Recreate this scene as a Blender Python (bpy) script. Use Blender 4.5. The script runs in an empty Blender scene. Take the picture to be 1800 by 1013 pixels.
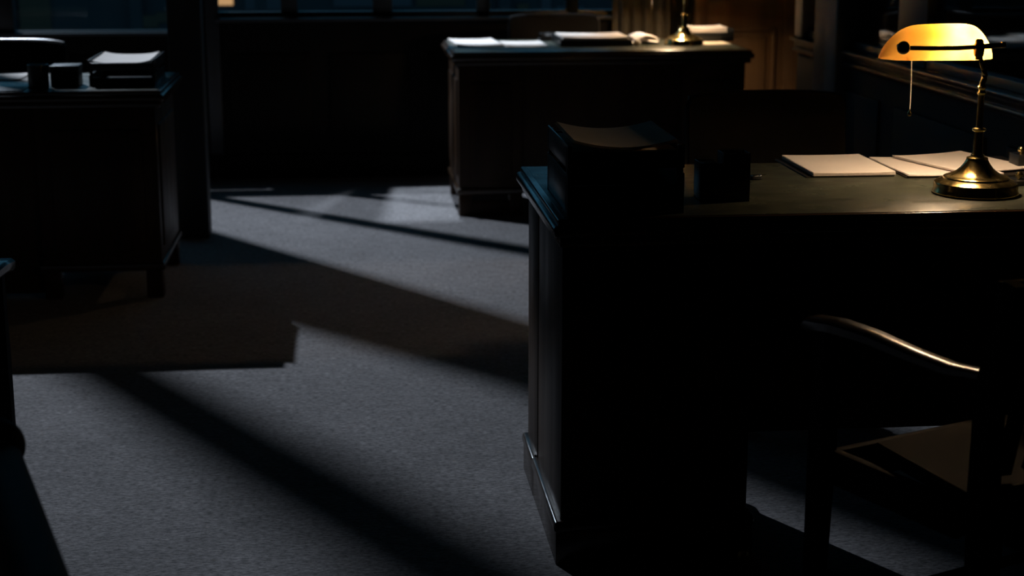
import bpy, bmesh, math, random
from mathutils import Vector, Matrix
random.seed(7)
S = bpy.context.scene
C = S.collection
PI = math.pi

# ------------------------------------------------------------------ camera, world, key light, exposure
cd = bpy.data.cameras.new('camera'); cam = bpy.data.objects.new('camera', cd); C.objects.link(cam)
cd.sensor_width = 36.0; cd.lens = 2850 / 1800 * 36.0
cd.clip_start = 0.05; cd.clip_end = 200
cam.location = (0, 0, 1.37)
cam.rotation_euler = (PI / 2 - math.radians(12.972), 0, -math.radians(5.857))
cd.dof.use_dof = True; cd.dof.focus_distance = 3.55; cd.dof.aperture_fstop = 4.2
S.camera = cam

w = bpy.data.worlds.new('night_sky'); S.world = w; w.use_nodes = True
bg = w.node_tree.nodes['Background']
bg.inputs[0].default_value = (0.10, 0.36, 0.60, 1); bg.inputs[1].default_value = 0.60

ld = bpy.data.lights.new('street_light', 'SPOT')
ld.spot_size = math.radians(84); ld.spot_blend = 1.0
ld.energy = 1270; ld.color = (0.80, 0.86, 1.0); ld.shadow_soft_size = 0.035
lo = bpy.data.objects.new('street_light', ld); C.objects.link(lo)
lo.location = (-2.54, 10.0, 3.94)
lo.rotation_euler = (Vector((-0.3, 4.6, 0.0)) - Vector(lo.location)).to_track_quat('-Z', 'Y').to_euler()

l2 = bpy.data.lights.new('added_papers_spot', 'SPOT')  # added spot beyond the window, only there to whiten the far desk papers
l2.energy = 520; l2.color = (0.78, 0.86, 1.0); l2.shadow_soft_size = 0.03
l2.spot_size = math.radians(36); l2.spot_blend = 0.5
l2o = bpy.data.objects.new('added_papers_spot', l2); C.objects.link(l2o)
l2o.location = (0.3, 9.25, 3.1)
l2o.rotation_euler = (Vector((0.70, 7.90, 0.76)) - Vector(l2o.location)).to_track_quat('-Z', 'Y').to_euler()

S.view_settings.view_transform = 'Standard'; S.view_settings.look = 'None'
S.view_settings.gamma = 1.0; S.view_settings.use_curve_mapping = False
S.view_settings.exposure = 0.0
LAMP = 1.0

# ------------------------------------------------------------------ materials
def mat(name, col, rough=0.5, metal=0.0, spec=0.5, var=0.0, scale=(8, 8, 8), bump=0.0, bscale=200, col2=None, coat=0.0, rvar=0.0):
    m = bpy.data.materials.new(name); m.use_nodes = True
    nt = m.node_tree; N = nt.nodes; L = nt.links
    b = N['Principled BSDF']
    b.inputs['Roughness'].default_value = rough; b.inputs['Metallic'].default_value = metal
    b.inputs['Specular IOR Level'].default_value = spec; b.inputs['Coat Weight'].default_value = coat
    b.inputs['Base Color'].default_value = (*col, 1)
    tc = N.new('ShaderNodeTexCoord')
    if var > 0 or col2 or rvar > 0:
        mp = N.new('ShaderNodeMapping'); mp.inputs['Scale'].default_value = scale
        nz = N.new('ShaderNodeTexNoise'); nz.inputs['Scale'].default_value = 1.0; nz.inputs['Detail'].default_value = 6
        L.new(tc.outputs['Object'], mp.inputs[0]); L.new(mp.outputs[0], nz.inputs['Vector'])
        rp = N.new('ShaderNodeMapRange'); rp.inputs[1].default_value = 0.3; rp.inputs[2].default_value = 0.7
        L.new(nz.outputs['Fac'], rp.inputs[0])
        mx = N.new('ShaderNodeMix'); mx.data_type = 'RGBA'
        c2 = col2 or tuple(c * (1 - var) for c in col)
        mx.inputs[6].default_value = (*col, 1); mx.inputs[7].default_value = (*c2, 1)
        L.new(rp.outputs[0], mx.inputs[0]); L.new(mx.outputs[2], b.inputs['Base Color'])
        if rvar > 0:
            r2 = N.new('ShaderNodeMapRange'); r2.inputs[1].default_value = 0.3; r2.inputs[2].default_value = 0.7
            r2.inputs[3].default_value = rough - rvar; r2.inputs[4].default_value = rough + rvar
            L.new(nz.outputs['Fac'], r2.inputs[0]); L.new(r2.outputs[0], b.inputs['Roughness'])
    if bump > 0:
        n2 = N.new('ShaderNodeTexNoise'); n2.inputs['Scale'].default_value = bscale; n2.inputs['Detail'].default_value = 4
        L.new(tc.outputs['Object'], n2.inputs['Vector'])
        bp = N.new('ShaderNodeBump'); bp.inputs['Strength'].default_value = bump; bp.inputs['Distance'].default_value = 0.004
        L.new(n2.outputs['Fac'], bp.inputs['Height']); L.new(bp.outputs[0], b.inputs['Normal'])
    return m

M = {}
M['wood'] = mat('dark_walnut', (0.052, 0.025, 0.011), 0.45, spec=0.2, var=0.55, scale=(14, 14, 1.2), rvar=0.06)
M['wood_h'] = mat('dark_walnut_top', (0.050, 0.027, 0.014), 0.22, spec=0.6, var=0.5, scale=(1.5, 18, 18), rvar=0.05)
M['oak'] = mat('brown_oak', (0.25, 0.14, 0.066), 0.45, var=0.35, scale=(16, 16, 1.0))
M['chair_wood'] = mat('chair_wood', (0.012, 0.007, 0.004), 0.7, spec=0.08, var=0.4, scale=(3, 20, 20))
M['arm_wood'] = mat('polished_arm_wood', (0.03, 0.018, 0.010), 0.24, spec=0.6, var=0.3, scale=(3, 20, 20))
M['leather_top'] = mat('green_black_leather', (0.075, 0.082, 0.058), 0.34, spec=0.55, var=0.55, scale=(9, 16, 9), rvar=0.10, bump=0.02, bscale=420)
M['leather'] = mat('black_leather', (0.005, 0.005, 0.005), 0.6, spec=0.08, var=0.3, bump=0.2, bscale=260)
M['leather_br'] = mat('brown_leather', (0.007, 0.0065, 0.006), 0.6, spec=0.06, var=0.3, bump=0.2, bscale=260)
M['black'] = mat('black_plastic', (0.006, 0.006, 0.006), 0.4)
M['piping'] = mat('leather_piping', (0.012, 0.012, 0.013), 0.28, spec=0.5)
M['blackmetal'] = mat('black_metal', (0.012, 0.013, 0.014), 0.32, metal=0.2)
M['bronze'] = mat('dark_bronze', (0.05, 0.03, 0.015), 0.3, metal=0.9)
M['brass'] = mat('aged_brass', (0.76, 0.56, 0.22), 0.22, metal=1.0, var=0.25, scale=(40, 40, 6), rvar=0.07)
M['chrome'] = mat('steel', (0.6, 0.62, 0.65), 0.2, metal=1.0)
M['bead'] = mat('bead_chain', (0.75, 0.73, 0.70), 0.45, metal=0.7)
M['paper'] = mat('white_paper', (0.84, 0.77, 0.72), 0.85, spec=0.2, var=0.06, scale=(12, 12, 12))
M['desk_sheen'] = mat('desk_sheen_gray', (0.30, 0.33, 0.35), 0.7, var=0.1)
M['manila'] = mat('manila_paper', (0.78, 0.66, 0.50), 0.85, spec=0.2, var=0.12, scale=(10, 10, 10))
M['folder'] = mat('dark_folder', (0.018, 0.014, 0.011), 0.5, var=0.2)
M['wall'] = mat('wall_panelling', (0.008, 0.006, 0.004), 0.6, spec=0.15, var=0.3, scale=(12, 12, 1))
M['plaster'] = mat('wall_paint', (0.02, 0.019, 0.018), 0.85, var=0.1)
M['sill'] = mat('black_sill', (0.005, 0.005, 0.006), 0.25, spec=0.6, var=0.2)
M['trim'] = mat('painted_trim', (0.04, 0.043, 0.046), 0.4, var=0.1)
M['frame'] = mat('window_frame', (0.006, 0.007, 0.008), 0.4, var=0.2)
M['pillar'] = mat('pillar_paint', (0.008, 0.008, 0.008), 0.6, var=0.2)
M['ceiling'] = mat('ceiling_paint', (0.03, 0.03, 0.03), 0.9, var=0.1)
M['curtain'] = mat('beige_curtain', (0.20, 0.17, 0.125), 0.9, spec=0.1, var=0.15, scale=(40, 40, 3))
M['seat'] = mat('dark_seat_cloth', (0.014, 0.010, 0.006), 0.85, spec=0.1, var=0.2)
M['blind'] = mat('light_blocking_cloth', (0.012, 0.012, 0.012), 0.9, var=0.1)
M['facade'] = mat('dark_facade', (0.003, 0.005, 0.006), 0.8, var=0.5, scale=(1.5, 1.5, 1.5))

def carpet():
    m = bpy.data.materials.new('gray_carpet'); m.use_nodes = True
    nt = m.node_tree; N = nt.nodes; L = nt.links; b = N['Principled BSDF']
    b.inputs['Roughness'].default_value = 0.95; b.inputs['Specular IOR Level'].default_value = 0.1
    b.inputs['Sheen Weight'].default_value = 0.15; b.inputs['Sheen Roughness'].default_value = 0.6
    tc = N.new('ShaderNodeTexCoord')
    def noise(s, det, vec=None, rg=0.5):
        n = N.new('ShaderNodeTexNoise'); n.inputs['Scale'].default_value = s; n.inputs['Detail'].default_value = det
        n.inputs['Roughness'].default_value = rg
        L.new(vec or tc.outputs['Object'], n.inputs['Vector']); return n
    mp = N.new('ShaderNodeMapping'); mp.inputs['Scale'].default_value = (0.40, 1.0, 1.0); L.new(tc.outputs['Object'], mp.inputs[0])
    a = noise(150, 4, mp.outputs[0], 0.75); bb = noise(34, 6, mp.outputs[0], 0.65); c = noise(2.2, 3)
    r1 = N.new('ShaderNodeValToRGB')
    r1.color_ramp.elements[0].position = 0.34; r1.color_ramp.elements[0].color = (0.06, 0.057, 0.058, 1)
    r1.color_ramp.elements[1].position = 0.66; r1.color_ramp.elements[1].color = (0.40, 0.373, 0.38, 1)
    L.new(a.outputs['Fac'], r1.inputs[0])
    def mul(fac_node, lo_, hi_, prev):
        r = N.new('ShaderNodeMapRange'); r.inputs[1].default_value = 0.3; r.inputs[2].default_value = 0.7
        r.inputs[3].default_value = lo_; r.inputs[4].default_value = hi_
        L.new(fac_node.outputs['Fac'], r.inputs[0])
        v = N.new('ShaderNodeVectorMath'); v.operation = 'SCALE'
        L.new(prev, v.inputs[0]); L.new(r.outputs[0], v.inputs['Scale']); return v.outputs[0]
    o = mul(bb, 0.74, 1.24, r1.outputs[0]); o = mul(c, 0.86, 1.12, o)
    L.new(o, b.inputs['Base Color'])
    bp = N.new('ShaderNodeBump'); bp.inputs['Strength'].default_value = 0.55; bp.inputs['Distance'].default_value = 0.004
    L.new(a.outputs['Fac'], bp.inputs['Height']); L.new(bp.outputs[0], b.inputs['Normal'])
    return m
M['carpet'] = carpet()

def glass():
    m = bpy.data.materials.new('window_glass'); m.use_nodes = True
    nt = m.node_tree; N = nt.nodes; L = nt.links; N.remove(N['Principled BSDF'])
    t = N.new('ShaderNodeBsdfTransparent'); t.inputs[0].default_value = (0.93, 0.96, 0.96, 1)
    g = N.new('ShaderNodeBsdfGlossy'); g.inputs['Roughness'].default_value = 0.03
    f = N.new('ShaderNodeLayerWeight'); f.inputs[0].default_value = 0.5
    p = N.new('ShaderNodeMath'); p.operation = 'POWER'; p.inputs[1].default_value = 5; L.new(f.outputs['Facing'], p.inputs[0])
    q = N.new('ShaderNodeMath'); q.operation = 'MULTIPLY_ADD'; q.inputs[1].default_value = 0.6; q.inputs[2].default_value = 0.02; L.new(p.outputs[0], q.inputs[0])
    x = N.new('ShaderNodeMixShader'); L.new(q.outputs[0], x.inputs[0]); L.new(t.outputs[0], x.inputs[1]); L.new(g.outputs[0], x.inputs[2])
    L.new(x.outputs[0], N['Material Output'].inputs[0]); return m
M['glass'] = glass()

def shade_glass():
    m = bpy.data.materials.new('amber_shade_glass'); m.use_nodes = True
    nt = m.node_tree; N = nt.nodes; L = nt.links; N.remove(N['Principled BSDF'])
    tc = N.new('ShaderNodeTexCoord'); nz = N.new('ShaderNodeTexNoise'); nz.inputs['Scale'].default_value = 14
    nz.inputs['Detail'].default_value = 3
    L.new(tc.outputs['Object'], nz.inputs[0])
    rp = N.new('ShaderNodeValToRGB')
    rp.color_ramp.elements[0].position = 0.3; rp.color_ramp.elements[0].color = (0.92, 0.37, 0.035, 1)
    rp.color_ramp.elements[1].position = 0.65; rp.color_ramp.elements[1].color = (0.97, 0.52, 0.10, 1)
    L.new(nz.outputs['Fac'], rp.inputs[0])
    t = N.new('ShaderNodeBsdfTranslucent'); d = N.new('ShaderNodeBsdfDiffuse')
    L.new(rp.outputs[0], t.inputs[0]); d.inputs[0].default_value = (0.75, 0.62, 0.42, 1)
    x = N.new('ShaderNodeMixShader'); x.inputs[0].default_value = 0.55; L.new(d.outputs[0], x.inputs[1]); L.new(t.outputs[0], x.inputs[2])
    g = N.new('ShaderNodeBsdfGlossy'); g.inputs['Roughness'].default_value = 0.12
    y = N.new('ShaderNodeMixShader'); y.inputs[0].default_value = 0.06; L.new(x.outputs[0], y.inputs[1]); L.new(g.outputs[0], y.inputs[2])
    L.new(y.outputs[0], N['Material Output'].inputs[0]); return m
M['shade'] = shade_glass()

def emit(name, col, st):
    m = bpy.data.materials.new(name); m.use_nodes = True
    nt = m.node_tree; N = nt.nodes; N.remove(N['Principled BSDF'])
    e = N.new('ShaderNodeEmission'); e.inputs[0].default_value = (*col, 1); e.inputs[1].default_value = st
    nt.links.new(e.outputs[0], N['Material Output'].inputs[0]); return m
M['bulb'] = emit('lit_bulb', (1.0, 0.71, 0.44), 440 * LAMP)
M['bulb_far'] = emit('lit_bulb_stronger', (1.0, 0.70, 0.42), 760 * LAMP)
M['lit_orange'] = emit('lit_window_orange', (1.0, 0.55, 0.25), 0.6)
M['lit_blue'] = emit('lit_window_blue', (0.15, 0.45, 0.8), 0.015)
M['lit_teal'] = emit('lit_window_teal', (0.2, 0.45, 0.5), 0.012)

# ------------------------------------------------------------------ mesh helpers
class MB:
    def __init__(s): s.bm = bmesh.new()
    def merge(s, b2):
        me = bpy.data.meshes.new('t'); b2.to_mesh(me); b2.free(); s.bm.from_mesh(me); bpy.data.meshes.remove(me); return s
    def box(s, x0, x1, y0, y1, z0, z1, bev=0.0, seg=2, mtx=None):
        b = bmesh.new(); bmesh.ops.create_cube(b, size=1)
        for v in b.verts:
            v.co = Vector(((x0 + x1) / 2 + v.co.x * (x1 - x0), (y0 + y1) / 2 + v.co.y * (y1 - y0), (z0 + z1) / 2 + v.co.z * (z1 - z0)))
        if bev > 0:
            bmesh.ops.bevel(b, geom=list(b.edges), offset=bev, segments=seg, profile=0.5, affect='EDGES')
        if mtx: bmesh.ops.transform(b, matrix=mtx, verts=b.verts)
        return s.merge(b)
    def lathe(s, prof, n=40, o=(0, 0, 0), axis='Z'):
        b = bmesh.new(); rings = []
        for r, z in prof:
            if r < 1e-6: rings.append([b.verts.new((0, 0, z))])
            else: rings.append([b.verts.new((r * math.cos(2 * PI * i / n), r * math.sin(2 * PI * i / n), z)) for i in range(n)])
        for a, c in zip(rings, rings[1:]):
            for i in range(n):
                j = (i + 1) % n
                q = [a[i % len(a)], a[j % len(a)], c[j % len(c)], c[i % len(c)]]
                u = []
                for v in q:
                    if v not in u: u.append(v)
                if len(u) > 2:
                    try: b.faces.new(u)
                    except ValueError: pass
        for r in (rings[0], rings[-1]):
            if len(r) > 2: b.faces.new(r)
        bmesh.ops.recalc_face_normals(b, faces=b.faces)
        if axis == 'X': bmesh.ops.transform(b, matrix=Matrix.Rotation(PI / 2, 4, 'Y'), verts=b.verts)
        if axis == 'Y': bmesh.ops.transform(b, matrix=Matrix.Rotation(-PI / 2, 4, 'X'), verts=b.verts)
        bmesh.ops.translate(b, vec=Vector(o), verts=b.verts)
        return s.merge(b)
    def sweep(s, pts, sec, n=None, scales=None, upv=(0, 0, 1)):
        """sweep a closed 2-D section (list of (side, up)) along pts"""
        b = bmesh.new(); pts = [Vector(p) for p in pts]; rings = []
        for i, p in enumerate(pts):
            t = (pts[min(i + 1, len(pts) - 1)] - pts[max(i - 1, 0)]).normalized()
            u = Vector(upv)
            if abs(t.dot(u)) > 0.97: u = Vector((0, 1, 0)) if abs(t.y) < 0.9 else Vector((1, 0, 0))
            sd = t.cross(u).normalized(); up = sd.cross(t).normalized()
            k = scales[i] if scales else 1.0
            kx, ky = k if isinstance(k, tuple) else (k, k)
            rings.append([b.verts.new(p + sd * (a * kx) + up * (c * ky)) for a, c in sec])
        m = len(sec)
        for a, c in zip(rings, rings[1:]):
            for i in range(m): b.faces.new((a[i], a[(i + 1) % m], c[(i + 1) % m], c[i]))
        b.faces.new(rings[0]); b.faces.new(rings[-1])
        bmesh.ops.recalc_face_normals(b, faces=b.faces)
        return s.merge(b)
    def tube(s, pts, r, n=12, scales=None):
        return s.sweep(pts, [(r * math.cos(2 * PI * i / n), r * math.sin(2 * PI * i / n)) for i in range(n)], scales=scales)
    def sheet(s, x0, x1, y0, y1, f, th=0.0006, nx=14, ny=14):
        b = bmesh.new(); top = []; bot = []
        for j in range(ny + 1):
            for i in range(nx + 1):
                x = x0 + (x1 - x0) * i / nx; y = y0 + (y1 - y0) * j / ny; z = f((x - x0) / (x1 - x0), (y - y0) / (y1 - y0))
                top.append(b.verts.new((x, y, z + th))); bot.append(b.verts.new((x, y, z)))
        I = lambda i, j: j * (nx + 1) + i
        for j in range(ny):
            for i in range(nx):
                b.faces.new((top[I(i, j)], top[I(i + 1, j)], top[I(i + 1, j + 1)], top[I(i, j + 1)]))
                b.faces.new((bot[I(i, j)], bot[I(i, j + 1)], bot[I(i + 1, j + 1)], bot[I(i + 1, j)]))
        per = [(i, 0) for i in range(nx)] + [(nx, j) for j in range(ny)] + [(i, ny) for i in range(nx, 0, -1)] + [(0, j) for j in range(ny, 0, -1)]
        for k, (i, j) in enumerate(per):
            i2, j2 = per[(k + 1) % len(per)]
            b.faces.new((top[I(i, j)], bot[I(i, j)], bot[I(i2, j2)], top[I(i2, j2)]))
        bmesh.ops.recalc_face_normals(b, faces=b.faces)
        return s.merge(b)
    def xf(s, m): bmesh.ops.transform(s.bm, matrix=m, verts=s.bm.verts); return s

def ob(name, mb, m, parent=None, label=None, smooth=True, cat=None, group=None, kind=None, loc=None, rz=0):
    me = bpy.data.meshes.new(name); mb.bm.to_mesh(me); mb.bm.free()
    me.materials.append(M[m])
    if smooth:
        for p in me.polygons: p.use_smooth = True
        me.set_sharp_from_angle(angle=math.radians(38))
    o = bpy.data.objects.new(name, me); C.objects.link(o)
    if parent: o.parent = parent
    if loc: o.location = loc
    if rz: o.rotation_euler.z = rz
    tag(o, label, cat, group, kind); return o
def tag(o, label=None, cat=None, group=None, kind=None):
    if label: o['label'] = label
    if cat: o['category'] = cat
    if group: o['group'] = group
    if kind: o['kind'] = kind
def thing(name, label, cat, loc=(0, 0, 0), rz=0, group=None):
    o = bpy.data.objects.new(name, None); C.objects.link(o); o.location = loc; o.rotation_euler = (0, 0, rz)
    o.empty_display_size = 0.05
    tag(o, label, cat, group); return o
def struct(name, mb, m, parent=None, **k):
    return ob(name, mb, m, parent, kind=None if parent else 'structure', **k)
def dup(root, loc, rz, label):
    kids = {}
    for o in C.objects:
        if o.parent: kids.setdefault(o.parent.name, []).append(o)
    def rec(o, par):
        c = o.copy(); C.objects.link(c); c.parent = par
        for ch in kids.get(o.name, []): rec(ch, c)
        return c
    r = rec(root, None); r.location = loc; r.rotation_euler = (0, 0, rz); r['label'] = label
    return r

# ------------------------------------------------------------------ the room
WY = 8.65; CZ = 3.7
struct('floor', MB().box(-3.4, 4.0, -1.6, WY + 0.15, -0.1, 0), 'carpet', smooth=False)
struct('ceiling', MB().box(-3.55, 4.15, -1.75, WY + 0.15, CZ, CZ + 0.1), 'ceiling', smooth=False)
struct('wall_left', MB().box(-3.55, -3.4, -1.6, WY + 0.15, 0, CZ), 'plaster', smooth=False)
struct('wall_front', MB().box(-3.55, 4.15, -1.75, -1.6, 0, CZ), 'plaster', smooth=False)
struct('wall_side', MB().box(4.0, 4.15, -1.6, WY + 0.15, 0, CZ), 'plaster', smooth=False)
# back wall: panelled dado, piers and head around the openings
wb = MB()
wb.box(-3.4, 4.0, WY, WY + 0.06, 0, 0.775)
wb.box(-3.4, 1.46, WY, WY + 0.06, 3.30, CZ)
wb.box(-3.4, -3.1, WY, WY + 0.06, 0.775, 3.30)
wb.box(-0.83, -0.66, WY, WY + 0.06, 0.775, 1.15)
wb.box(-0.805, -0.775, WY, WY + 0.06, 1.15, 3.30)
wb.box(-0.66, 1.46, WY, WY + 0.06, 0.775, 0.83)
wb.box(1.46, 4.0, WY, WY + 0.06, 0.775, CZ)
for i in range(9):                                   # dado panels
    x = -3.2 + i * 0.52
    if x + 0.42 < 1.4: wb.box(x, x + 0.42, WY - 0.012, WY + 0.01, 0.18, 0.66, 0.006)
struct('wall_back', wb, 'wall')
struct('baseboard_back', MB().box(-3.4, 1.87, WY - 0.02, WY, 0, 0.13, 0.006), 'wall')
# sill board running under the window band
struct('trim_1', MB().box(-0.66, 1.46, WY - 0.06, WY + 0.05, 0.828, 0.846, 0.005), 'trim')
struct('trim_2', MB().box(-0.715, -0.645, WY - 0.02, WY, 0.13, 1.15, 0.006), 'trim')
struct('trim_3', MB().box(-3.1, -0.83, WY - 0.03, WY + 0.05, 0.760, 0.776, 0.004), 'trim')
# left window
F0, F1 = WY + 0.01, WY + 0.05
fr = MB()
fr.box(-3.1, -0.78, F0, F1, 3.205, 3.30, 0.004)
fr.box(-3.1, -1.72, F0, F1, 0.775, 0.80, 0.004)
fr.box(-1.72, -0.83, F0, F1, 0.775, 0.785, 0.004)
fr.box(-0.86, -0.83, F0, F1, 0.775, 1.15, 0.004)
fr.box(-3.1, -3.04, F0, F1, 0.775, 3.30, 0.004)
fr.box(-3.1, -0.83, F0, F1, 0.97, 1.22, 0.004)          # transom out of view, deepened to block light from the floor behind
fr.box(-1.80, -1.69, F0, F1, 0.775, 1.15, 0.004)
fr.box(-1.70, -1.645, F0, F1, 1.15, 3.30, 0.004)
fr.box(-1.295, -1.238, F0, F1, 1.15, 3.30, 0.004)
w1 = struct('window_1', fr, 'frame')
struct('pane', MB().box(-3.05, -0.80, WY + 0.03, WY + 0.034, 0.78, 3.28), 'glass', w1, smooth=False)
cu = MB(); b = bmesh.new(); g = []  # added drape out of view, its outline shaped for the shadow it throws
prof = [(3.27, -1.80), (3.13, -1.795), (2.95, -1.79), (2.78, -1.85), (2.6, -1.90), (2.4, -1.90), (2.2, -1.85), (1.95, -1.77), (1.7, -1.71), (1.5, -1.69)]
for k, (z, xl) in enumerate(prof):
    g.append([b.verts.new((xl + (-1.655 - xl) * i / 16, WY - 0.012 + 0.008 * math.sin(i * 2.4 + z), z)) for i in range(17)])
for a, c in zip(g, g[1:]):
    for i in range(16): b.faces.new((a[i], a[i + 1], c[i + 1], c[i]))
r_ = bmesh.ops.extrude_face_region(b, geom=list(b.faces))
bmesh.ops.translate(b, vec=(0, 0.003, 0), verts=[e for e in r_['geom'] if isinstance(e, bmesh.types.BMVert)])
bmesh.ops.recalc_face_normals(b, faces=b.faces)
ob('curtain', cu.merge(b), 'blind', label='added dark curtain shaping the floor shadow, out of view beside the left window post', cat='curtain')
sbar = MB().sweep([(-2.49, WY + 0.085, 1.60), (-2.088, WY + 0.085, 2.97), (-1.998, WY + 0.085, 3.30)], [(-.035, -.012), (.035, -.012), (.035, .012), (-.035, .012)], upv=(0, 1, 0))  # slanted bar added out of view to cast a dark band across the floor
ob('shadow_bar', sbar, 'frame', label='added dark slanted bar casting a floor shadow, out of view outside the left window', cat='shadow bar')
# window band behind the desks
fr = MB()
fr.box(-0.76, 1.46, F0, F1, 3.26, 3.30, 0.004)
fr.box(-0.66, 1.46, F0, F1, 0.83, 0.876, 0.004)
fr.box(-0.76, 1.46, F0, F1, 0.985, 1.22, 0.004)  # cross bar added above the view to stop a lit strip on the floor
for a, b_ in ((-0.327, -0.238), (0.152, 0.257), (0.700, 0.772), (1.176, 1.246), (1.44, 1.46)):
    fr.box(a, b_, F0, F1, 0.83, 3.30, 0.006)
w2 = struct('window_2', fr, 'frame')
struct('pane', MB().box(-0.76, 1.45, WY + 0.03, WY + 0.034, 0.84, 3.28), 'glass', w2, smooth=False)
# roller blinds added out of view to keep light off the right-hand wall
for nm, x0, x1, z in (('over the right half of the left window, above the frame', -1.44, -0.80, 2.62), ('over the window band, above the frame', -0.755, 1.455, 2.15)):
    bm_ = MB().box(x0, x1, WY - 0.012, WY - 0.010, z, 3.40)
    bo = ob('added_blind', bm_, 'blind', label='added dark roller blind blocking light, drawn down ' + nm, cat='blind', smooth=False)
    ob('roller', MB().lathe([(0, x0), (.022, x0), (.022, x1), (0, x1)], 20, (0, WY - 0.03, 3.43), "X"), 'frame', bo)
    ob('bottom_bar', MB().box(x0, x1, WY - 0.017, WY - 0.006, z - .02, z, .003), 'frame', bo)
# free-standing pillar in front of the window wall
struct('pillar', MB().box(-0.74, -0.60, 7.0, 7.14, 0, CZ, 0.006), 'pillar')
# right-hand partition: panelled dado, moulded sill, glazing and posts
wr = MB().box(2.02, 2.10, -1.6, 7.15, 0, 0.80)
for i in range(8):
    y = -1.3 + i * 1.04
    wr.box(2.008, 2.03, y, y + 0.86, 0.18, 0.68, 0.006)
wr.box(2.02, 2.10, -1.6, 7.15, 3.2, CZ)
struct('wall_right', wr, 'wall')
struct('baseboard_right', MB().box(2.0, 2.02, -1.6, 7.15, 0, 0.13, 0.006), 'wall')
sl = MB().box(1.98, 2.13, -1.6, 7.15, 0.822, 0.842, 0.006)
sl.box(1.99, 2.02, -1.6, 7.15, 0.774, 0.796, 0.007)
sl.box(2.0, 2.12, -1.6, 7.15, 0.796, 0.824, 0.004)
struct('trim_4', sl, 'sill')
fr = MB()
fr.box(2.03, 2.09, -1.6, 7.15, 0.842, 0.875, 0.004)
fr.box(2.03, 2.09, -1.6, 7.15, 3.12, 3.2, 0.004)
for y0, y1 in ((5.55, 5.85), (4.55, 4.67), (3.4, 3.5), (2.2, 2.3), (1.0, 1.1)):
    fr.box(2.025, 2.095, y0, y1, 0.842, 3.2, 0.006)
w3 = struct('window_3', fr, 'frame')
struct('pane', MB().box(2.055, 2.06, -1.6, 7.05, 0.86, 3.15), 'glass', w3, smooth=False)
struct('trim_5', MB().box(2.0, 2.12, 7.03, 7.15, 0.842, CZ, 0.008), 'oak')
struct('pillar', MB().box(1.965, 2.12, 6.40, 6.72, 0, CZ, 0.01), 'pillar')
# wooden door at the back right
dr = MB()
dr.box(1.93, 2.35, WY - 0.045, WY - 0.005, 0.01, 2.1, 0.003)
d1 = struct('door_1', dr, 'oak')
d1['label'] = 'brown panelled wooden door at back right behind the far desk'
for z0, z1 in ((0.12, 0.76), (0.93, 1.95)):
    p = MB(); x0, x1 = 1.995, 2.285
    for a in ((x0 - .02, x1 + .02, z0 - .02, z0), (x0 - .02, x1 + .02, z1, z1 + .02), (x0 - .02, x0, z0, z1), (x1, x1 + .02, z0, z1)):
        p.box(a[0], a[1], WY - 0.062, WY - 0.04, a[2], a[3], 0.005)
    p.box(x0 + .03, x1 - .03, WY - 0.056, WY - 0.04, z0 + .03, z1 - .03, 0.01)
    ob('door_panel', p, 'oak', d1)
kn = MB().lathe([(0, 0), (.024, 0), (.024, .006), (.009, .012), (.009, .035), (.024, .045), (.028, .058), (.02, .07), (0, .074)], 20, axis='Y')
kn.xf(Matrix.Translation((1.965, WY - 0.045, 1.0)) @ Matrix.Rotation(PI, 4, 'Z'))
ob('door_knob', kn, 'brass', d1)
tf = MB()
tf.box(1.86, 1.93, WY - 0.06, WY, 0, 2.17, 0.006); tf.box(2.35, 2.43, WY - 0.06, WY, 0, 2.17, 0.006); tf.box(1.86, 2.43, WY - 0.06, WY, 2.11, 2.19, 0.006)
struct('trim_6', tf, 'oak')
# curtain
cu = MB(); b = bmesh.new(); nx, nz = 90, 24; g = []
for k in range(nz + 1):
    for i in range(nx + 1):
        u = i / nx; z = 0.05 + k / nz * 3.2; x = 1.415 + u * 0.30
        y = WY - 0.085 + 0.026 * math.sin(u * 2 * PI * 4.5 + 0.35 * math.sin(z * 1.7)) + 0.010 * math.sin(u * 2 * PI * 9.7 + 1.3 + z * 0.5)
        g.append(b.verts.new((x, y, z)))
for k in range(nz):
    for i in range(nx):
        q = k * (nx + 1) + i
        b.faces.new((g[q], g[q + 1], g[q + nx + 2], g[q + nx + 1]))
r_ = bmesh.ops.extrude_face_region(b, geom=list(b.faces))
bmesh.ops.translate(b, vec=(0, 0.003, 0), verts=[e for e in r_['geom'] if isinstance(e, bmesh.types.BMVert)])
bmesh.ops.recalc_face_normals(b, faces=b.faces)
cu.merge(b)
ob('curtain', cu, 'curtain', label='beige pleated curtain hanging beside the window band near the wooden door', cat='curtain')

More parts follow.
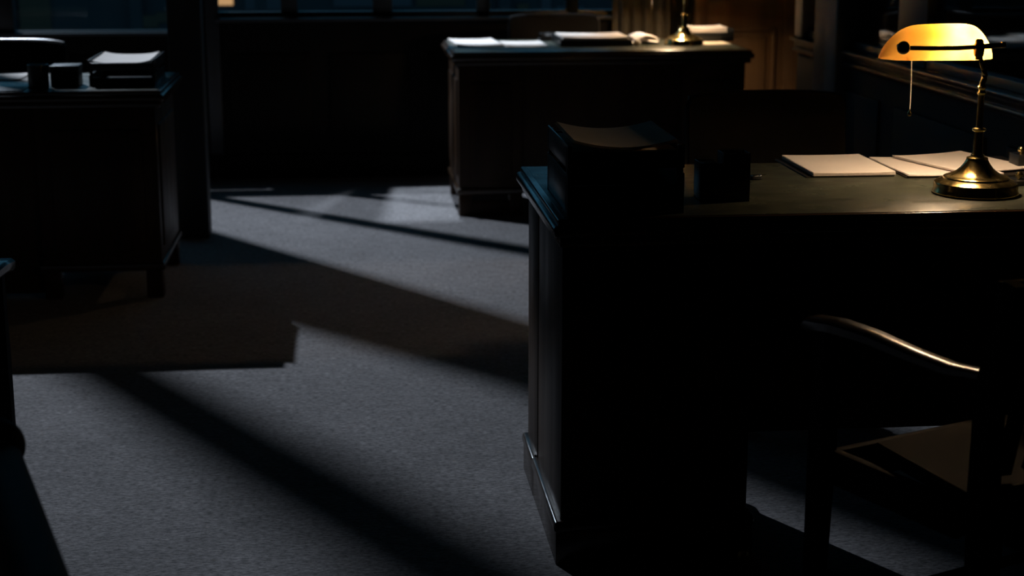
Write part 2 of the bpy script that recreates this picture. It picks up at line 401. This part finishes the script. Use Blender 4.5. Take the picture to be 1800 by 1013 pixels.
# ------------------------------------------------------------------ the street beyond the windows
fa = MB().box(-9, 9, 17.0, 18.0, -6, 2.0)
for i in range(14):
    x = -8.4 + i * 1.25
    fa.box(x, x + 0.12, 16.9, 17.02, -6, 2.0)
for k in range(5): fa.box(-9, 9, 16.88, 17.02, -5.2 + k * 1.5, -5.0 + k * 1.5)
bl = ob('building', fa, 'facade', label='dark building front across the street outside the windows', cat='building', smooth=False)
fw = 17.0
for (x, z, wd, ht, m) in ((-1.32, 0.47, .20, .16, 'lit_orange'), (1.80, 0.37, .12, .10, 'lit_teal'), (2.2, 0.36, .3, .08, 'lit_blue'), (2.05, 0.40, .1, .3, 'lit_blue'),
                       (2.32, 0.6, .12, .5, 'lit_blue'), (-2.1, 0.25, .22, .12, 'lit_teal'), (-1.9, 0.30, .2, .1, 'lit_teal'), (-3.25, 0.1, .3, .5, 'lit_teal'),
                       (-1.0, 0.42, .5, .2, 'lit_blue'), (-.1, 0.45, .8, .2, 'lit_blue'), (.75, .45, .5, .16, 'lit_teal')):
    ob('lit_window', MB().box(x, x + wd, fw - 0.02, fw + 0.05, z, z + ht), m, bl, smooth=False)
ob('street', MB().box(-14, 14, 8.9, 17.0, -6.2, -6.0), 'facade', label='dark street surface far below outside the windows', cat='street', smooth=False)['kind'] = 'structure'

# ------------------------------------------------------------------ desks
def desk(label, loc, W, D, style):
    """origin: front left corner of the top on the floor; x right, y back"""
    t = thing('desk', label, 'desk', loc)
    tp = MB()
    tp.box(0.010, W - 0.010, 0.010, D - 0.010, 0.745, 0.760, 0.004, 3)
    tp.box(0, W, 0, D, 0.722, 0.747, 0.0085, 4)
    tp.box(0.014, W - 0.014, 0.014, D - 0.014, 0.700, 0.724, 0.004)
    top = ob('tabletop', tp, 'wood_h', t)
    ob('leather_inlay', MB().box(0.024, W - 0.024, 0.024, D - 0.024, 0.7585, 0.7612, 0.001), 'leather_top', top, label='dark green-black leather writing surface')
    if style == 'plinth':
        bz = 0.0; pd = 0.46; pw = 0.43; ix = 0.022
        for x0, x1 in ((ix, pw), (W - pw, W - ix)):
            p = MB().box(x0, x1, 0.03, pd, bz, 0.705, 0.003)
            p.box(x0 + 0.05, x1 - 0.05, 0.018, 0.04, 0.16, 0.62, 0.008)
            pe = ob('pedestal', p, 'wood', t)
            q = MB().box(x0 - 0.012, x1 + 0.012, 0.016, pd + 0.01, 0, 0.074, 0.003)
            q.box(x0 - 0.016, x1 + 0.016, 0.012, pd + 0.014, 0.072, 0.098, 0.009, 4)
            ob('plinth', q, 'wood_h', pe)
        for x0 in (ix, W - ix - 0.03):
            e = MB().box(x0 - .002, x0 + 0.032, pd - 0.02, 0.635, 0, 0.705, 0.003)
            en = ob('end_panel', e, 'wood', t)
            q = MB().box(x0 - 0.0125, x0 + 0.043, pd - 0.02, 0.645, 0, 0.074, 0.003)
            q.box(x0 - 0.0165, x0 + 0.046, pd - 0.02, 0.648, 0.072, 0.098, 0.009, 4)
            ob('plinth', q, 'wood_h', en)
        ob('modesty_panel', MB().box(pw - 0.005, W - pw + 0.005, 0.06, 0.085, 0.272, 0.705, 0.003), 'wood', t)
        gl = MB().lathe([(0, 0), (.016, 0), (.018, .01), (.013, .02), (.013, .034), (0, .036)], 16, (pw - 0.012, 0.0, 0))
        ob('foot', gl, 'brass', t, label='small brass foot')
    else:
        bz = 0.11; ix = 0.035; pd = D - 0.06; pw = 0.33 if style == 'rail' else 0.46
        for x0, x1 in ((ix, pw), (W - pw, W - ix)):
            p = MB().box(x0, x1, 0.035, pd, bz, 0.705, 0.003)
            p.box(x0 + 0.05, x1 - 0.05, 0.024, 0.04, 0.17, 0.62, 0.008)
            sx = (x0 - 0.008, x0 + 0.004) if x0 < W / 2 else (x1 - 0.004, x1 + 0.008)
            p.box(sx[0], sx[1], 0.10, pd - 0.07, 0.18, 0.63, 0.006)
            pe = ob('pedestal', p, 'wood', t)
            q = MB().box(x0 - 0.010, x1 + 0.010, 0.025, pd + 0.01, bz - 0.008, bz + 0.022, 0.008, 4)
            ob('base_moulding', q, 'wood_h', pe)
            for fx in (x0, x1 - 0.06):
                for fy in (0.035, pd - 0.06):
                    f = MB().box(fx, fx + 0.06, fy, fy + 0.06, 0, bz - 0.006, 0.004)
                    ob('foot', f, 'wood', t)
            if style == 'rail':
                ob('foot_rail', MB().box(x0 + .005, x1 - .005, 0.05, 0.085, 0.0, 0.068, 0.004), 'wood', t)
        ob('modesty_panel', MB().box(pw - 0.005, W - pw + 0.005, 0.06, 0.085, 0.14 if style == 'rail' else 0.02, 0.705, 0.003), 'wood', t)
    return t

desk('large dark wooden desk in the right foreground under the lit amber lamp', (0.418, 3.236, 0), 1.46, 0.745, 'plinth')
desk('dark wooden desk in the background below the window band, papers on top', (0.48, 7.383, 0), 1.405, 0.76, 'rail')
desk('dark wooden desk at the left edge beside the pillar', (-2.15, 5.862, 0), 1.505, 0.72, 'feet')
ZT = 0.7613

# ------------------------------------------------------------------ banker's lamp
def lamp(label, loc):
    t = thing('desk_lamp', label, 'lamp', loc, 0, 'brass desk lamps with amber shades')
    b = MB().lathe([(0, 0), (.090, 0), (.0945, .003), (.0945, .006), (.092, .010), (.092, .021), (.0905, .026), (.084, .030), (.076, .033), (.072, .0345),
                    (.0715, .038), (.068, .040), (.064, .0405), (.055, .044), (.045, .050), (.036, .058), (.029, .067), (.0245, .075),
                    (.0235, .077), (.0235, .081), (.019, .083), (.015, .084), (.0145, .088), (0, .088)], 64)
    ob('base', b, 'brass', t)
    s = MB().lathe([(0, .084), (.0125, .084), (.0125, .090), (.0112, .094), (.0104, .138), (.0104, .139), (.0145, .141), (.0155, .1435), (.0145, .146), (.0085, .148), (.0075, .152), (.0070, .219),
                    (.0078, .221), (.0100, .225), (.0078, .229), (.0062, .231), (.0095, .236), (.0100, .239), (.0062, .243), (.0055, .250), (0, .250)], 24)
    st = ob('stem', s, 'brass', t)
    nk = MB().tube([(0, 0, .246), (.004, 0, .256), (.005, 0, .264), (.002, 0, .276), (-.004, 0, .292), (-.009, 0, .308), (-.011, 0, .322)], .0062, 14,
                   [1.0, 1.1, 1.15, 1.0, .95, .95, .95])
    ob('neck', nk, 'brass', st)
    j = MB().lathe([(0, .298), (.0075, .298), (.0075, .304), (.0105, .307), (.0118, .316), (.0118, .330), (.0095, .334), (.0095, .339), (.006, .343), (0, .343)], 10, (-.012, 0, 0))
    bj = ob('joint', j, 'bronze', t, label='dark bronze swivel joint')
    br = MB().tube([(-.182, 0, .325), (-.12, 0, .3235), (-.06, 0, .3235), (-.012, 0, .326)], .0050, 14)
    br.tube([(-.012, 0, .326), (.03, 0, .3285), (.040, 0, .3292)], .0058, 14)
    br.lathe([(0, .038), (.0066, .038), (.0066, .046), (.004, .049), (0, .050)], 14, (0, 0, .3297), 'X')
    ob('arm_bar', br, 'bronze', t, label='dark bronze horizontal bar')
    k = MB().lathe([(0, -.0135), (.007, -.013), (.0122, -.009), (.0148, 0), (.0122, .009), (.007, .013), (0, .0135)], 24, (-.184, -.003, .3255), 'Y')
    k.tube([(-.184, 0, .3255), (-.184, .030, .327)], .005, 10)
    ob('knob', k, 'bronze', t, label='round dark bronze knob')
    # shade: outline in front view (x, height) with depth growing with height, open below
    out = [(-.211 + .258 * f, .0765 * g) for f, g in ((0, 0), (.012, .09), (.035, .24), (.067, .415), (.10, .55), (.135, .66), (.175, .78), (.22, .87), (.265, .93), (.31, .965), (.38, .985),
           (.44, .99), (.55, .995), (.66, 1.0), (.74, 1.0), (.79, .975), (.83, .93), (.87, .82), (.90, .70), (.935, .54), (.96, .385), (.985, .19), (1, 0))]
    yc, Wd, zb = .075, .064, .2955
    b = bmesh.new(); nv = 26; rows = []
    n_ = len(out)
    for i, (x, h) in enumerate(out):
        xm = (-.211 + .047) / 2; hw = .129
        u = (x - xm) / hw
        wy = max(.004, Wd * (max(0, 1 - abs(u) ** 3.2)) ** 0.5)
        row = []
        for v in range(nv + 1):
            a = PI * v / nv
            sy = math.copysign(abs(math.cos(a)) ** 0.85, math.cos(a)); sz = abs(math.sin(a)) ** 0.75
            row.append(b.verts.new((x, yc - wy * sy, zb + max(h, .0015) * sz)))
        rows.append(row)
    for a, c in zip(rows, rows[1:]):
        for v in range(nv): b.faces.new((a[v], a[v + 1], c[v + 1], c[v]))
    bmesh.ops.recalc_face_normals(b, faces=b.faces)
    sh = ob('lamp_shade', MB().merge(b), 'shade', t, label='glowing amber glass shade')
    sb = sh.modifiers.new('s', 'SUBSURF'); sb.levels = 1; sb.render_levels = 2
    # bulb on a socket inside the shade
    so = MB().lathe([(0, -.175), (.008, -.175), (.008, -.135), (.0145, -.13), (.0145, -.092), (.011, -.090), (0, -.090)], 18, (.030, yc, .321), 'X')
    ob('socket', so, 'brass', t)
    bu = MB().lathe([(0, -.090), (.008, -.088), (.0095, -.075), (.0115, -.06), (.0115, -.022), (.008, -.014), (0, -.011)], 18, (.030, yc, .321), 'X')
    ob('bulb', bu, 'bulb', t)
    # bead chain
    pts = []; sc = []
    n = 150; x0, z0, z1 = -.156, .302, .186
    for i in range(n + 1):
        u = i / n; pts.append((x0 + .0025 * u + .001 * math.sin(u * 3), yc - .052, z0 + (z1 - z0) * u)); sc.append(1.0 if i % 4 in (1, 2) else 0.45)
    ch = ob('pull_chain', MB().tube(pts, .0017, 6, sc), 'bead', t)
    ob('chain_pull', MB().lathe([(0, 0), (.003, .0008), (.0046, .004), (.0042, .008), (.002, .011), (.0012, .016), (0, .017)], 14, (pts[-1][0], pts[-1][1], z1 - .014)), 'brass', ch)
    return t
def far_bulb():
    for o in C.objects:
        if o.name.startswith('bulb') and o.parent and o.parent.location.y > 6:
            o.data = o.data.copy(); o.data.materials[0] = M['bulb_far']
lp = lamp('brass desk lamp with glowing amber glass shade on the near desk', (1.398, 3.463, ZT))
dup(lp, (1.622, 7.725, ZT), 0, 'brass desk lamp on the far desk, its shade above the frame')
far_bulb()

# ------------------------------------------------------------------ things on the near desk
def tray(label, loc, w_, d_, hs, rz=0, wire=.004, group=None):
    """tiered letter tray; hs = list of (z0, wall height)"""
    t = thing('letter_tray', label, 'letter tray', loc, rz, group)
    for z0, h in hs:
        m = MB()
        m.box(0, w_, 0, d_, z0, z0 + .004, .001)
        m.box(0, w_, 0, wire, z0, z0 + h * .72, .0012); m.box(0, w_, d_ - wire, d_, z0, z0 + h * .75, .0012)
        m.box(0, wire, 0, d_, z0, z0 + h, .0012); m.box(w_ - wire, w_, 0, d_, z0, z0 + h, .0012)
        ob('tray_shelf', m, 'blackmetal', t)
    if len(hs) > 1:
        zt = hs[-1][0] + hs[-1][1]
        for x in (.006, w_ - .006):
            for y in (.02, d_ - .02):
                ob('post', MB().box(x - .006, x + .006, y - .006, y + .006, 0, zt - 0.004, .0015), 'blackmetal', t)
    return t
tray('large black two-tier letter tray on the left of the near desk', (0.452, 3.285, ZT), 0.246, 0.335, [(0.0, .085), (.096, .050)])
ZP = ZT + .096 + .022
st = MB()
st.box(0.012, 0.232, 0.014, 0.30, -0.0215, 0.010, .001)
for k in range(3):
    st.sheet(0.012 + .002 * k, 0.234 - .002 * k, 0.012 + .003 * k, 0.30, lambda u, v, k=k: .0115 + .0016 * k + .016 * (2 * u - 1) ** 2 + .004 * v, .0008, 20, 8)
ob('paper_stack', st, 'manila', label='curled brownish papers lying in the top of the large black letter tray', cat='papers', loc=(0.452, 3.285, ZT + .1225))

og = thing('desk_organizer', 'square black desk organizer with pen cup beside the large letter tray', 'desk organizer', (0.762, 3.412, ZT))
m = MB()
x0, x1, y0, y1, h = .048, .108, 0, .06, .106
for a in ((x0, x1, y0, y0 + .003, 0, h), (x0, x1, y1 - .003, y1, 0, h), (x0, x0 + .003, y0, y1, 0, h), (x1 - .003, x1, y0, y1, 0, h), (x0, x1, y0, y1, 0, .004)):
    m.box(*a, .0008)
ob('pen_cup', m, 'blackmetal', og)
m = MB()
x0, x1, y0, y1, h = 0, .048, .004, .075, .084
for a in ((x0, x1, y0, y0 + .003, 0, h), (x0, x1, y1 - .003, y1, 0, h), (x0, x0 + .003, y0, y1, 0, h), (x0, x1, y0, y1, 0, .004)):
    m.box(*a, .0008)
m.box(.006, .044, .012, .068, .004, .080, .002)
ob('memo_box', m, 'blackmetal', og)
cl = thing('binder_clip', 'small dark metal clip lying to the right of the pen cup', 'clip', (0.945, 3.69, ZT), 0.3)
ob('clip_body', MB().box(0, .03, 0, .016, 0, .012, .004, 3), 'black', cl)
for s in (0, 1):
    x = .004 + .022 * s
    ob('clip_handle', MB().tube([(x - .004, .001, .011), (x - .004, -.012, .014), (x, -.018, .015), (x + .004, -.012, .014), (x + .004, .001, .011)], .0009, 8), 'chrome', cl, label='bright wire handle')

def pad(nm, label, loc, w_, d_, n, rz=0, curl=.0015, m='paper', cat='papers', group=None, sp=.0009):
    s = MB()
    for k in range(n):
        j = random.uniform(-.002, .002) if k else 0
        s.sheet(j, w_ + j, j, d_ + j, lambda u, v, k=k: .0002 + sp * k + curl * (abs(2 * u - 1) ** 3 + .6 * v ** 3) * (k + 1) / n, sp * .8, 10, 10)
    return ob(nm, s, m, label=label, cat=cat, loc=loc, rz=rz, group=group)
ob('folder', MB().box(0, .215, 0, .29, 0, .003, .001), 'folder', label='dark folder under the left paper pad on the near desk', cat='folder', loc=(1.083, 3.715, ZT), rz=0.0)
pad('paper_pad', 'white paper pad on a dark folder, left of the lamp base', (1.100, 3.713, ZT + .0032), .2, .285, 9)
ob('folder', MB().box(0, .36, 0, .30, 0, .004, .0015), 'folder', label='dark folder under the loose sheets behind the lamp base', cat='folder', loc=(1.316, 3.688, ZT), rz=0.0)
pad('paper_sheet', 'loose white sheets just behind the lamp base on the near desk', (1.322, 3.682, ZT + .0043), .235, .285, 3, 0.02, .002)
pad('paper_sheet', 'turned white sheets to the right behind the lamp stem', (1.455, 3.683, ZT + .0086), .21, .28, 3, 0.30, .003)
pn = MB().lathe([(0, 0), (.0018, .004), (.0038, .018), (.0042, .03), (.0042, .115), (.0036, .128), (0, .130)], 12, axis='X')
ob('pen', pn, 'chrome', label='slim metal pen lying to the right of the lamp base', cat='pen', loc=(1.49, 3.645, ZT + .0043), rz=-0.15)
ib = thing('pen_stand', 'black box stand with brass knobs at the right edge of the near desk', 'pen stand', (1.622, 3.76, ZT))
ob('stand_body', MB().box(0, .09, 0, .06, 0, .040, .004), 'black', ib)
for i in range(3):
    ob('knob', MB().lathe([(0, .038), (.004, .038), (.004, .042), (.008, .046), (.009, .051), (.006, .057), (0, .059)], 16, (.014 + .030 * i, .02 + .012 * (i % 2), 0)), 'brass', ib, label='small brass knob')
ds = thing('blotter', 'black blotter block with a brass knob right of the lamp base', 'blotter', (1.528, 3.545, ZT), 0.12)
ob('blotter_body', MB().box(0, .12, 0, .05, 0, .012, .003), 'black', ds)
ob('knob', MB().lathe([(0, .010), (.005, .010), (.005, .014), (.0085, .019), (.009, .023), (.006, .029), (0, .031)], 16, (.022, .028, 0)), 'brass', ds, label='small brass knob')

# ------------------------------------------------------------------ things on the far desk
pad('paper_pad', 'bright white papers at the left end of the far desk', (.535, 7.70, ZT), .215, .40, 6, 0.06, .004)
pad('paper_sheet', 'cream sheets beside the bright papers on the far desk', (.76, 7.665, ZT), .20, .30, 3, 0.02, .003)
sc_ = thing('stapler', 'small dark stapler behind the cream sheets on the far desk', 'stapler', (.96, 8.03, ZT), 0.2)
ob('stapler_base', MB().box(0, .13, 0, .035, 0, .012, .004), 'black', sc_)
ob('stapler_arm', MB().sweep([(0.005, .0175, .03), (.06, .0175, .032), (.12, .0175, .024), (.13, .0175, .016)], [(-.014, -.008), (.014, -.008), (.012, .008), (-.012, .008)]), 'chrome', sc_)
tray('low black single-tier letter tray in the middle of the far desk', (1.015, 7.655, ZT), .345, .34, [(0, .042)])
pad('paper_stack', 'white papers lying in the low black tray on the far desk', (1.03, 7.672, ZT + .0042), .312, .30, 10, 0.0, .004, sp=.0036)
cr = MB()
cr.sheet(0, .13, 0, .26, lambda u, v: .006 + .020 * (0.5 + 0.5 * math.sin(u * 5.2 - 1.2 + v)) * (0.4 + 0.6 * u) + .006 * math.sin(v * 9 + u * 7), .0012, 30, 24)
cr.sheet(.02, .135, .03, .27, lambda u, v: .016 + .024 * (0.5 + 0.5 * math.sin(u * 4.2 - .6 + .6 * v)) + .005 * math.sin(v * 11), .0012, 30, 24)
ob('crumpled_paper', cr, 'paper', label='wavy crumpled papers between the low tray and the far lamp', cat='papers', loc=(1.375, 7.74, ZT))
ob('paper_ball', MB().lathe([(0, 0), (.010, .002), (.016, .010), (.017, .018), (.012, .027), (0, .031)], 9), 'paper', label='small crumpled paper ball at the right of the low tray', cat='paper ball', loc=(1.385, 7.672, ZT))
fb = tray('black letter tray at the right end of the far desk', (1.675, 7.90, ZT), .235, .20, [(0, .062)], rz=0.03)
pad('paper_stack', 'pale papers heaped in the tray right of the far lamp', (1.700, 7.925, ZT + .0042), .18, .145, 14, 0.03, .006, sp=.0042)
pad('paper_sheet', 'single sheet lying in front of the right tray on the far desk', (1.70, 7.72, ZT), .16, .15, 1, 0.1, .001, 'manila')

# ------------------------------------------------------------------ things on the left desk
tray('black two-tier letter tray on the right end of the left desk', (-.925, 6.03, ZT), .235, .36, [(0, .042), (.056, .040)])
pad('paper_stack', 'white paper in the top of the tray on the left desk', (-.911, 6.045, ZT + .0602), .205, .33, 10, 0.0, .010, sp=.0022)
bx = thing('card_box', 'small black lidded box left of the tray on the left desk', 'box', (-1.062, 6.03, ZT), 0.0)
ob('box_body', MB().box(0, .10, 0, .10, 0, .058, .002), 'black', bx)
ob('box_lid', MB().box(-.002, .102, -.002, .102, .058, .076, .003), 'black', bx)
pc = MB().lathe([(0, 0), (.034, 0), (.037, .002), (.037, .084), (.0345, .084), (.0345, .005), (0, .005)], 28)
ob('pen_cup', pc, 'blackmetal', label='round black pen cup near the front of the left desk', cat='pen cup', loc=(-1.098, 6.00, ZT))
pad('paper_pad', 'white papers at the left edge of the frame on the left desk', (-1.46, 6.26, ZT), .25, .22, 6, 0.03, .003)
pad('note_sheet', 'small white note beside the white papers on the left desk', (-1.205, 6.24, ZT), .07, .16, 3, -0.04, .003)
ob('folder', MB().box(0, .34, 0, .15, 0, .003, .001), 'desk_sheen', label='gray sheet painting a sheen on the left desk top, in front of the papers', cat='folder', loc=(-1.475, 5.885, ZT))  # gray sheet stands in for the sheen of light on the desk top

# ------------------------------------------------------------------ chairs
def office_chair(label, loc, rz):
    """faces -y; the backrest stands at +y"""
    t = thing('office_chair', label, 'chair', loc, rz, 'dark leather office chairs behind the desks')
    b = bmesh.new(); nx, nz = 20, 14
    W2, z0, z1 = .228, .53, .868
    def pt(i, k, s):
        u = -1 + 2 * i / nx; v = -1 + 2 * k / nz
        uu = math.copysign(min(1, abs(u)), u); r = .16
        x = u * W2; z = (z0 + z1) / 2 + v * (z1 - z0) / 2
        if abs(v) > 1 - r and True:
            q = (abs(v) - (1 - r)) / r; x *= 1 - 0.035 * q ** 3
        bulge = (1 - u ** 4) * (1 - v ** 4)
        y = .20 + .035 * (v + 1) / 2 - .03 * (1 - u * u) * 0 + .035 * u * u * -1 + s * (.014 + .018 * bulge)
        z += -.010 * (u ** 4) * max(0, v)
        return (x, y, z)
    for s in (-1, 1):
        g = [[b.verts.new(pt(i, k, s)) for i in range(nx + 1)] for k in range(nz + 1)]
        for k in range(nz):
            for i in range(nx):
                b.faces.new((g[k][i], g[k][i + 1], g[k + 1][i + 1], g[k + 1][i]))
        if s < 0: g0 = g
    per = [(0, i) for i in range(nx)] + [(k, nx) for k in range(nz)] + [(nz, i) for i in range(nx, 0, -1)] + [(k, 0) for k in range(nz, 0, -1)]
    for q, (k, i) in enumerate(per):
        k2, i2 = per[(q + 1) % len(per)]
        b.faces.new((g0[k][i], g0[k2][i2], g[k2][i2], g[k][i]))
    bmesh.ops.recalc_face_normals(b, faces=b.faces)
    bk = ob('backrest', MB().merge(b), 'leather_br', t)
    pp = [Vector(pt(i, k, 0)) for k, i in [(k, 0) for k in range(nz + 1)] + [(nz, i) for i in range(1, nx)] + [(k, nx) for k in range(nz, -1, -1)]]
    ob('piping', MB().tube([p + Vector((math.copysign(.004, p.x), 0, .003 if abs(p.z - z1) < .02 else 0)) for p in pp], .0065, 8), 'piping', bk)
    seat = MB().box(-.235, .235, -.27, .19, .415, .495, .03, 4)
    ob('seat', seat, 'leather', t)
    ob('back_support', MB().sweep([(0, .02, .40), (0, .20, .40), (0, .262, .46), (0, .262, .66)], [(-.03, -.006), (.03, -.006), (.03, .006), (-.03, .006)]), 'blackmetal', t)
    ob('column', MB().lathe([(0, .10), (.032, .10), (.032, .24), (.018, .245), (.018, .40), (.09, .405), (.09, .42), (0, .42)], 20), 'blackmetal', t)
    for k in range(5):
        a = 2 * PI * k / 5 + .35; c, s_ = math.cos(a), math.sin(a)
        lg = MB().sweep([(.02 * c, .02 * s_, .115), (.16 * c, .16 * s_, .10), (.29 * c, .29 * s_, .075)], [(-.022, -.014), (.022, -.014), (.018, .014), (-.018, .014)], scales=[1.1, 1, .75])
        l_ = ob('leg', lg, 'blackmetal', t)
        w_ = MB().lathe([(0, -.022), (.024, -.022), (.028, -.016), (.028, -.006), (.02, -.003), (.02, .003), (.028, .006), (.028, .016), (.024, .022), (0, .022)], 18, (0, 0, 0), 'Y')
        w_.box(-.007, .007, -.006, .006, 0, .055, .002)
        w_.xf(Matrix.Translation((.285 * c, .285 * s_, .028)) @ Matrix.Rotation(a + .6, 4, 'Z'))
        ob('caster', w_, 'black', l_)
    return t
oc = office_chair('dark leather office chair behind the near desk, under the lamp glow', (1.205, 4.36, 0), 0.02)
dup(oc, (1.075, 8.12, 0), 0.03, 'office chair behind the far desk, its right edge lit warm')
dup(oc, (-1.372, 6.62, 0), -0.05, 'office chair behind the left desk, only its dark back showing')

def captain_chair(label, loc, rz):
    """faces +y; origin on the floor under the middle of the seat"""
    t = thing('wooden_armchair', label, 'chair', loc, rz, 'low wooden armchairs')
    b = bmesh.new(); top = []; bot = []
    n = 16
    def f(i, j):
        u = -1 + 2 * i / n; v = -1 + 2 * j / n
        x = u * (.178 + .055 * (1 - v) / 2); y = v * .145 - .085
        k = max(0, abs(u) ** 6 + abs(v) ** 6 - 1) if False else 0
        z = .430 - .012 * max(0, 1 - (u * u + (v + .2) ** 2))
        return x, y, z
    for j in range(n + 1):
        for i in range(n + 1):
            x, y, z = f(i, j); top.append(b.verts.new((x, y, z))); bot.append(b.verts.new((x * .98, y * .98, .400)))
    I = lambda i, j: j * (n + 1) + i
    for j in range(n):
        for i in range(n):
            b.faces.new((top[I(i, j)], top[I(i + 1, j)], top[I(i + 1, j + 1)], top[I(i, j + 1)]))
            b.faces.new((bot[I(i, j)], bot[I(i, j + 1)], bot[I(i + 1, j + 1)], bot[I(i + 1, j)]))
    per = [(i, 0) for i in range(n)] + [(n, j) for j in range(n)] + [(i, n) for i in range(n, 0, -1)] + [(0, j) for j in range(n, 0, -1)]
    for q, (i, j) in enumerate(per):
        i2, j2 = per[(q + 1) % len(per)]
        b.faces.new((top[I(i, j)], bot[I(i, j)], bot[I(i2, j2)], top[I(i2, j2)]))
    bmesh.ops.recalc_face_normals(b, faces=b.faces)
    ob('seat', MB().merge(b), 'seat', t)
    ap = MB()
    ap.box(-.225, .225, .120, .140, .335, .402, .004); ap.box(-.20, .20, -.195, -.175, .335, .402, .004)
    ap.box(-.225, -.205, -.19, .13, .335, .402, .004); ap.box(.205, .225, -.19, .13, .335, .402, .004)
    ob('seat_rail', ap, 'chair_wood', t)
    sq = [(-.019, -.019), (.019, -.019), (.019, .019), (-.019, .019)]
    for s in (-1, 1):
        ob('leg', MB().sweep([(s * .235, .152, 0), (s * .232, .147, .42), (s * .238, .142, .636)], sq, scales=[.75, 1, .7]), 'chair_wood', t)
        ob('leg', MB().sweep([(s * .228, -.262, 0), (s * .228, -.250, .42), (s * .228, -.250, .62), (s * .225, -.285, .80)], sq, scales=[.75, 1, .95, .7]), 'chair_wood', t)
        ar = MB().sweep([(s * .250, .182, .632), (s * .248, .165, .642), (s * .245, .10, .648), (s * .238, .02, .645), (s * .230, -.08, .634), (s * .226, -.16, .630), (s * .226, -.240, .638)],
                        [(-.026, -.008), (-.022, -.013), (.022, -.013), (.026, -.008), (.026, .006), (.018, .012), (-.018, .012), (-.026, .006)], scales=[.7, 1, 1, .9, .8, .75, .6])
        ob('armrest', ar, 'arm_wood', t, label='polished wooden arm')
        ob('stretcher', MB().tube([(s * .232, .147, .16), (s * .223, -.23, .16)], .011, 10), 'chair_wood', t)
    ob('stretcher', MB().tube([(-.228, -.01, .165), (.228, -.01, .165)], .011, 10), 'chair_wood', t)
    cr_ = MB()
    pts = [(-.235 + .47 * i / 12, -.262 - .03 * math.sin(PI * i / 12), .755) for i in range(13)]
    cr_.sweep(pts, [(-.011, -.045), (.011, -.045), (.011, .03), (.006, .045), (-.006, .045), (-.011, .03)])
    ob('top_rail', cr_, 'chair_wood', t)
    for i in range(5):
        x = -.14 + .07 * i
        ob('back_slat', MB().sweep([(x * .95, -.20, .44), (x, -.235, .58), (x, -.268 - .018 * math.cos(x * 6), .73)], [(-.015, -.005), (.015, -.005), (.015, .005), (-.015, .005)]), 'chair_wood', t)
    return t
RZ = math.radians(24)
cc = captain_chair('low wooden armchair with a lit armrest in front of the near desk', (1.139, 2.76, 0), RZ)
dup(cc, (-.985, 3.32, 0), 0.0, 'low wooden armchair cut off by the left frame edge, only one arm and leg showing')

# leather armchair cropped by the lower left corner
ac = thing('leather_armchair', 'dark leather armchair filling the lower left corner of the frame', 'armchair', (-.734, 1.97, -0.0), math.radians(17))
for s in (-1, 1):
    a = MB().sweep([(s * .30, -.30, .60), (s * .30, .0, .60), (s * .30, .245, .60)], [(.042 * math.cos(2 * PI * i / 16), .036 * math.sin(2 * PI * i / 16)) for i in range(16)])
    a.box(s * .30 - .034, s * .30 + .034, -.30, .235, .20, .60, .012)
    ar = ob('arm', a, 'leather', ac)
    k = MB().lathe([(0, -.025), (.030, -.025), (.042, -.015), (.046, 0), (.042, .015), (.030, .025), (0, .025)], 24, (s * .303, .262, .615), 'Y')
    ob('arm_scroll', k, 'leather', ar)
ob('seat_cushion', MB().box(-.26, .26, -.26, .26, .32, .45, .04, 4), 'leather', ac)
ob('seat_base', MB().box(-.265, .265, -.29, .235, .14, .32, .01), 'leather', ac)
bkm = MB().box(-.33, .33, -.05, .05, 0, .34, .04, 4); bkm.xf(Matrix.Translation((0, -.33, .28)))
ob('backrest', bkm, 'leather', ac)
for sx in (-1, 1):
    for sy in (-1, 1):
        ob('leg', MB().sweep([(sx * .29, sy * .22 - .03, 0), (sx * .28, sy * .21 - .03, .20)], [(-.022, -.022), (.022, -.022), (.022, .022), (-.022, .022)], scales=[.7, 1.1]), 'wood', ac)
